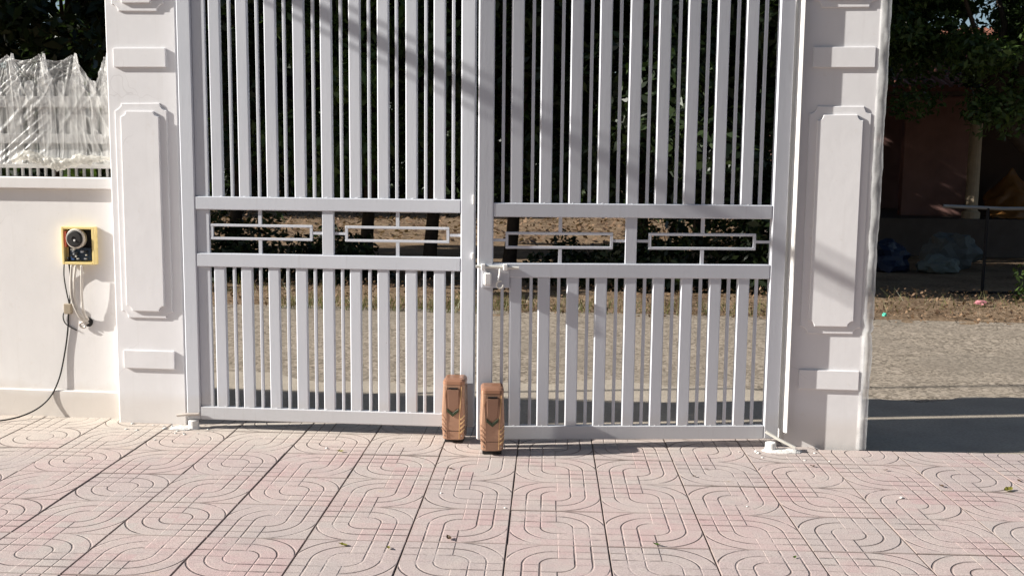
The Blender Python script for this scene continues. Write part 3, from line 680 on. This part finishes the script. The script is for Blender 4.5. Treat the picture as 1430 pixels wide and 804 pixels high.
for x, y, m, s_, lab in LV:
    o = mesh_obj('fallen_leaf', leaf_mesh(s_ * .68, g.uniform(.3, .9), g), (M_fl, M_fg, M_fb)[m], loc=(x, y, .002)); o.rotation_euler = (g.uniform(-.2, .2), g.uniform(-.2, .2), g.uniform(0, 6.28)); tag(o, lab, 'leaf', 'leaves fallen on the paving')

# ------------------------------------------------------------------ trees
def tree(name, label, x, y, h_trunk, centre, radii, n_clump, n_leaf, leaf, mat, lean=(0, 0), seed=1, trunk_r=.11, group='trees across the road', clump_r=.55, zmin=.5):
    g = np.random.default_rng(seed); root = empty(name, (x, y, -.12)); tag(root, label, 'tree', group)
    cx, cy, cz = centre; rx, ry, rz = radii
    C = []
    while len(C) < n_clump:
        v = g.normal(size=3); v /= np.linalg.norm(v); rr = g.uniform(.12, 1) ** .45
        wob = 1 + .22 * math.sin(v[0] * 5 + seed) + .18 * math.sin(v[2] * 7 + seed * 2)
        p_ = np.array([cx + v[0] * rx * rr * wob, cy + v[1] * ry * rr * wob, cz + v[2] * rz * rr * wob])
        if p_[2] > zmin: C.append(p_)
    C = np.array(C)
    ci = g.integers(0, len(C), n_leaf); cr = g.uniform(.5, 1.25, len(C)) * clump_r
    v = g.normal(size=(n_leaf, 3)); v /= np.linalg.norm(v, axis=1)[:, None]; d = g.uniform(.15, 1, n_leaf) ** .5
    p_ = C[ci] + v * (d * cr[ci])[:, None] * np.array([1, 1, .75])
    nrm = v * .6 + g.normal(size=(n_leaf, 3)) * .5 + np.array([0, 0, .5]); nrm /= np.linalg.norm(nrm, axis=1)[:, None]
    t = np.cross(nrm, g.normal(size=(n_leaf, 3))); t /= np.linalg.norm(t, axis=1)[:, None]; bt = np.cross(nrm, t)
    s_ = (leaf * g.uniform(.6, 1.3, n_leaf))[:, None]
    dr = np.array([0, 0, -.25])
    V = np.stack([p_ - t * s_, p_ + bt * s_ * .42, p_ + t * s_ + dr * s_, p_ - bt * s_ * .42], 1).reshape(-1, 3) - np.array([x, y, -.12])
    mesh_obj('crown', np_mesh('crown', V, np.arange(4 * n_leaf).reshape(-1, 4)), mat, root)
    b = MB(); top = Vector((cx - x, cy - y, h_trunk)); pts = []
    for k in range(8):
        t_ = k / 7; q = Vector((top.x * t_ ** 1.6 + .022 * math.sin(k * 1.3 + seed), top.y * t_ ** 1.6 + .04 * math.cos(k * 1.7 + seed), h_trunk * t_)); pts.append(q)
    b.tube(pts, [trunk_r * (1.25 if k == 0 else 1) * (1 - .45 * k / 7) for k in range(8)], 9)
    tr_ = b.build('trunk', M_bark, root, smooth=True)
    for k in range(9):
        st = pts[4 + k % 4]; e = Vector(C[int(g.integers(0, len(C)))]) - Vector((x, y, -.12)); m_ = st.lerp(e, .5) + Vector((0, 0, .25)) + Vector(g.normal(0, .15, 3))
        b = MB(); b.tube([st, st.lerp(m_, .55) + Vector((0, 0, .05)), m_, e], [trunk_r * .5, trunk_r * .4, trunk_r * .28, trunk_r * .1], 6); b.build('limb', M_bark, tr_, smooth=True)
    return root
T = [  # near row across the road
    ('tall dark tree overhanging the plastic covered fence', -10.6, 7.6, 3.4, (-10.3, 7.5, 6.2), (3.0, 2.6, 5.2), 150, 34000, .14, M_leaf, .6),
    ('tall dark tree standing behind the plastic covered fence', -10.0, 12.6, 3.6, (-9.6, 12.4, 6.0), (3.2, 2.4, 5.4), 140, 32000, .15, M_leaf, .5),
    ('dark tree seen through the bars next to the control box pillar', -5.1, 8.9, 2.2, (-5.0, 9.0, 3.7), (1.8, 1.9, 3.1), 90, 22000, .09, M_leaf, .75),
    ('leafy tree with hanging fronds behind the closed gate leaf', -3.2, 9.3, 2.3, (-3.1, 9.2, 3.8), (1.6, 1.9, 2.9), 80, 20000, .09, M_leaf2, .95),
    ('slim trunked tree behind the free edge of the closed leaf', -2.2, 9.1, 2.6, (-2.1, 9.3, 4.1), (1.5, 1.9, 3.0), 80, 18000, .09, M_leaf2, 1.0),
    ('slim trunked tree behind the slide bolt', -1.05, 9.3, 2.4, (-.9, 9.5, 4.0), (1.5, 1.9, 3.1), 80, 20000, .09, M_leaf, .95),
    ('dense tree behind the middle of the ajar leaf', .85, 9.0, 2.0, (.95, 8.9, 3.5), (1.4, 1.8, 3.0), 90, 22000, .09, M_leaf, .75),
    ('dense dark tree behind the hinge side of the ajar leaf', 2.5, 9.2, 2.0, (2.4, 9.2, 3.6), (1.4, 1.8, 3.3), 90, 22000, .09, M_leaf, .15),
    ('slender dark tree standing between the ajar leaf and the house', 3.9, 12.9, 2.6, (4.0, 13.2, 4.2), (1.1, 1.6, 3.6), 80, 14000, .10, M_leaf, .6),
    ('round dark tree at the back corner of the house', 1.9, 19.0, 2.6, (2.4, 19.0, 3.6), (1.9, 2.0, 3.4), 80, 12000, .13, M_leaf, .2),
    ('tall tree shading the house, rising behind the ajar leaf', 2.2, 15.2, 3.2, (2.6, 15.4, 4.6), (1.7, 2.4, 4.6), 110, 16000, .13, M_leaf, .2)]
for i, (lab, x, y, ht, c, r_, nc, nl, lf, mt, zm) in enumerate(T):
    tree('roadside_tree', lab, x, y, ht, c, r_, nc, nl, lf, mt, seed=31 + i, zmin=zm)
tree('broadleaf_tree', 'glossy small leaved tree overhanging the house front', 7.9, 11.2, 2.6, (5.9, 10.0, 4.0), (3.3, 1.9, 1.9), 170, 48000, .06, M_leaf2, seed=77, trunk_r=.16, clump_r=.5, zmin=2.35)
tree('broadleaf_tree', 'darker tree hiding the roof behind the glossy leaved tree', 9.6, 12.6, 2.8, (8.6, 12.2, 4.2), (3.0, 1.6, 2.4), 120, 24000, .08, M_leaf, seed=78, trunk_r=.15, zmin=2.3)
# trees closing the clearing further back
for i, (x, y, s_) in enumerate([(-19, 36, 1.2), (-13.5, 34, 1.0), (-8.8, 35, 1.15), (-4.2, 33.5, 1.0), (0.2, 35.5, 1.1), (4.2, 33, 1.05), (-24, 30, 1.2), (-16, 27, .9)]):
    lab = 'far leafy tree standing behind the sunlit clearing'
    tree('distant_tree', lab, x, y, 3.0 * s_, (x, y, 4.2 * s_), (3.1 * s_, 2.4, 4.0 * s_), 70, 7000, .22, (M_leaf, M_leaf2)[i % 2], seed=120 + i, trunk_r=.2, group='trees behind the clearing', clump_r=1.0, zmin=.5)

def thicket():
    g = np.random.default_rng(9); n = 60000; c = np.stack([g.uniform(-34, 16, n), g.uniform(31, 36, n), g.uniform(-.1, 1, n)], 1)
    top = 3.6 + 1.2 * np.sin(c[:, 0] * .9) + .8 * np.sin(c[:, 0] * 2.3 + 1); c[:, 2] = c[:, 2] * top
    a = g.normal(size=(n, 3)); a /= np.linalg.norm(a, axis=1)[:, None]; b_ = np.cross(a, g.normal(size=(n, 3))); b_ /= np.linalg.norm(b_, axis=1)[:, None]; s_ = g.uniform(.12, .3, n)[:, None]
    V = np.stack([c - a * s_, c + b_ * s_ * .5, c + a * s_, c - b_ * s_ * .5], 1).reshape(-1, 3)
    o = mesh_obj('far_thicket', np_mesh('far_thicket', V, np.arange(4 * n).reshape(-1, 4)), M_leaf); tag(o, 'dark thicket closing the back of the sunlit clearing', 'thicket', kind='stuff')
thicket()
def shrub(label, x, y, rx, rz, n, leaf, mat, seed):
    g = np.random.default_rng(seed); root = empty('shrub', (x, y, -.12)); tag(root, label, 'shrub', 'shrubs across the road')
    v = g.normal(size=(n, 3)); v /= np.linalg.norm(v, axis=1)[:, None]; v[:, 2] = np.abs(v[:, 2]); d = g.uniform(.1, 1, n) ** .5
    w_ = 1 + .3 * np.sin(v[:, 0] * 6 + seed) * np.sin(v[:, 2] * 5 + seed)
    p_ = v * (d * w_)[:, None] * np.array([rx, rx * .8, rz]); nrm = v + g.normal(size=(n, 3)) * .6; nrm /= np.linalg.norm(nrm, axis=1)[:, None]
    t = np.cross(nrm, g.normal(size=(n, 3))); t /= np.linalg.norm(t, axis=1)[:, None]; bt = np.cross(nrm, t); s_ = (leaf * g.uniform(.6, 1.3, n))[:, None]
    V = np.stack([p_ - t * s_, p_ + bt * s_ * .4, p_ + t * s_, p_ - bt * s_ * .4], 1).reshape(-1, 3)
    mesh_obj('foliage', np_mesh('foliage', V, np.arange(4 * n).reshape(-1, 4)), mat, root)
    b = MB()
    for k in range(5): b.tube([(0, 0, 0), (g.normal(0, rx * .2), g.normal(0, rx * .2), rz * .5), (g.normal(0, rx * .5), g.normal(0, rx * .4), rz * .9)], .012, 5, .004)
    b.build('stem', M_bark, root)
shrub('dark low shrub beyond the road behind the hinge end of the closed leaf', -4.9, 8.2, .9, 1.0, 3000, .06, M_leaf, 1)
shrub('broad dark shrub beneath the trees behind the closed leaf', -3.5, 8.5, .8, .75, 2500, .06, M_leaf, 2)
shrub('dark shrub between the trees behind the ajar leaf', 1.0, 8.0, .75, 1.0, 2800, .06, M_leaf, 3)
shrub('tall dark shrub beside the house behind the film edged pillar', 2.4, 8.3, .95, 1.3, 3600, .06, M_leaf, 4)
shrub('thin wispy green shrub by the metal stand', 5.75, 7.5, .34, .55, 380, .045, M_leaf2, 5)
shrub('dark low mound of shrub below the bolt', -.05, 8.7, .7, .62, 2000, .06, M_leaf, 6)

# ------------------------------------------------------------------ house in the shade
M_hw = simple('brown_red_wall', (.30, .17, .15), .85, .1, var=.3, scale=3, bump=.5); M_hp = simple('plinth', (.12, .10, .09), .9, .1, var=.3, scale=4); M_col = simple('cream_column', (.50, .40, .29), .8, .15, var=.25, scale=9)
M_roof = simple('roof_tile', (.15, .065, .045), .85, .1, var=.35, scale=6); M_pale = simple('pale_gable', (.62, .55, .52), .8, .1, var=.1, scale=3)
hs = empty('house', (8, 15, -.12)); tag(hs, 'single storey brown red house with cream veranda columns in deep shade', 'house')
def hb(name, mat, x0, x1, y0, y1, z0, z1, par=None, bev=.01):
    b = MB(); b.box(x0 - 8, x1 - 8, y0 - 15, y1 - 15, z0 + .12, z1 + .12, bev); return b.build(name, mat, par or hs)
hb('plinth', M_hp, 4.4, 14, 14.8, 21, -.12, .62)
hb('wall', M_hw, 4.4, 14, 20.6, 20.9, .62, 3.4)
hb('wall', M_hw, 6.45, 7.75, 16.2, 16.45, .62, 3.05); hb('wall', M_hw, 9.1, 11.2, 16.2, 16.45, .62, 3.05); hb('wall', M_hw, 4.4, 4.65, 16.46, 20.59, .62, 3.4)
for x in (7.50, 10.2): 
    c = MB(); c.lathe([(.17, .74), (.17, .86), (.12, .90), (.115, 2.9), (.16, 2.95), (.17, 3.1)], (x - 8, .15, 0), 'Z', 16); c.build('column', M_col, hs)
dr = hb('door', simple('door_wood', (.06, .035, .025), .7), 7.76, 9.09, 16.3, 16.38, .62, 2.7); hb('handle', M_steel, 8.95, 8.98, 16.22, 16.29, 1.55, 1.68, dr, .003)
hb('beam', M_hp, 4.3, 14, 15.0, 15.3, 3.0, 3.16)
rf = MB(); rf.prism([(-.9, 3.12), (-.9, 3.2), (4.6, 5.0), (6.5, 5.0), (6.5, 4.9)], 10.4, 'X', -4.0); rf = rf.build('roof', M_roof, hs)
tm = MB(); tm.tube([(0, 0, 0), (0, 5.78 * .95, 1.8)], .055, 6); tm = tm.mesh('roof_tile_course'); tm.materials.append(M_roof)
for k in range(62): mesh_obj('roof_tile_course', tm, None, rf, (-3.95 + .167 * k, -.9, 3.2))
hb('gable', M_pale, 4.9, 7.2, 18.0, 18.3, 4.35, 5.6)
# things standing about in front of the house
rk = empty('metal_stand', (5.35, 8.3, -.1)); tag(rk, 'T shaped grey metal stand with long foot under the house tree', 'stand')
M_rack = simple('dull_grey_metal', (.22, .23, .24), .5, .4, metal=.3, var=.2)
b = MB(); b.tube([(-.56, .0, 1.16), (.2, .02, 1.135), (1.1, .05, 1.15)], .024, 8); b.build('top_bar', M_rack, rk)
b = MB(); b.tube([(0, 0, 0), (.01, .01, 1.14)], .022, 8); b.build('post', M_dark, rk)
b = MB(); b.tube([(-.42, 0, .02), (.9, .0, .035)], .02, 8); b.build('foot', M_dark, rk)
def lump(name, label, cat, x, y, z, rx, ry, rz, mat, seed):
    g = random.Random(seed); b = MB(); bmesh.ops.create_icosphere(b.bm, subdivisions=3, radius=1)
    for v in b.bm.verts:
        n_ = noise.noise(v.co * 1.6 + Vector((seed, 0, 0))) * .35 + noise.noise(v.co * 4 + Vector((0, seed, 0))) * .25 + abs(noise.noise(v.co * 9 + Vector((0, seed, 2)))) * .16
        v.co *= 1 + n_; v.co.z = max(v.co.z, -.75); v.co = Vector((v.co.x * rx, v.co.y * ry, v.co.z * rz))
    o = b.build(name, mat, loc=(x, y, z)); return tag(o, label, cat)
lump('rubbish_bag', 'pale crumpled sack on the ground before the veranda', 'sack', 6.2, 12.2, .16, .42, .3, .35, simple('pale_sack', (.10, .11, .11), .6), 2)
lump('rubbish_bag', 'dark blue bag lying by the house corner', 'bag', 4.95, 11.6, .08, .38, .3, .28, simple('blue_bag', (.015, .022, .05), .4), 3)
lump('rubbish_bag', 'greenish white bundle beside the pale sack', 'bundle', 5.75, 11.4, .0, .3, .22, .16, simple('bundle', (.13, .15, .14), .6), 4)
lump('litter', 'pink scrap of litter on the dirt verge', 'litter', 4.72, 6.55, .0, .07, .05, .03, simple('pink_litter', (.4, .16, .18), .6), 5)
lump('litter', 'crumpled turquoise scrap of litter at the road edge', 'litter', 3.32, 5.35, .0, .024, .022, .02, simple('green_litter', (.08, .45, .33), .4), 6)
def tarp():
    n = 26; V = []
    for i in range(n):
        for j in range(n):
            s_, t = i / (n - 1), j / (n - 1); x = 7.85 + 1.1 * s_; z = 1.0 + (.62 * max(0, 1 - abs(s_ - .5) / .5)) * (1 - t); y = 15.6 - .6 * t + .1 * noise.noise(Vector((s_ * 4, t * 4, 0)))
            V.append((x, y, z - .36 * t + .07 * noise.noise(Vector((s_ * 7, t * 7, 3)))))
    idx = np.arange(n * n).reshape(n, n); return np_mesh('tarpaulin', np.array(V), np.stack([idx[:-1, :-1], idx[:-1, 1:], idx[1:, 1:], idx[1:, :-1]], -1).reshape(-1, 4))
o = mesh_obj('tarpaulin', tarp(), simple('orange_tarp', (.20, .09, .025), .5, .3, var=.2), smooth=True); tag(o, 'orange tarpaulin heaped beside the veranda', 'tarpaulin')
sl = o.modifiers.new('thick', 'SOLIDIFY'); sl.thickness = .012

# ------------------------------------------------------------------ unseen house added behind the camera to keep half the sky off the gate
yh = empty('sky_block_house', (1, -10, -.02)); tag(yh, 'unseen beige two storey house added behind the camera to block sky light', 'house')
M_yh = simple('beige_render', (.42, .37, .31), .85, .1, var=.1, scale=2)
def yb(name, mat, x0, x1, y0, y1, z0, z1, par=None):
    b = MB(); b.box(x0, x1, y0, y1, z0, z1, .01); return b.build(name, mat, par or yh)
yb('wall', M_yh, -6, 9, -8, 0, 0, 7.2); yb('roof', M_roof, -6.6, 9.6, -8.6, .9, 7.2, 7.4); yb('canopy', M_yh, -4, 7, .002, 1.8, 3.3, 3.45)
for x in (-4.5, -1, 5.5):
    for z in (.9, 4.4): wv = yb('window', M_dark, x, x + 1.5, .002, .03, z, z + 1.5); yb('frame', M_white, x - .06, x, .002, .06, z - .06, z + 1.56, wv)
dv = yb('door', simple('yard_door', (.16, .08, .04), .5), 1.6, 3.4, .002, .05, .05, 2.5); yb('handle', M_steel, 2.52, 2.56, .052, .1, 1.1, 1.3, dv)
# ------------------------------------------------------------------ overhead service cable on its pole (out of view, it throws the slanting shadow on the gate)
up = empty('service_mast', (-5.0, .24, 1.402)); tag(up, 'thin steel service mast standing on the plastic covered low wall', 'mast')
b = MB(); b.tube([(0, 0, 0), (0, 0, 3.1)], .02, 10); b.build('shaft', M_steel, up)
b = MB(); b.box(-.1, .1, -.02, .02, 2.79, 2.82, .003); b.build('crossarm', M_steel, up)
ZC = 4.21
for dz, r_ in ((0, .043), (.10, .012), (-.095, .011)):
    b = MB(); b.tube([(-5.0, .22, ZC + dz), (-5.0, -6, ZC + dz - .02), (-5, -14, ZC + dz + .3)], r_, 8); o = b.build('overhead_cable', M_black); tag(o, 'black overhead cable running from the service mast towards the yard', 'cable', 'overhead cables')
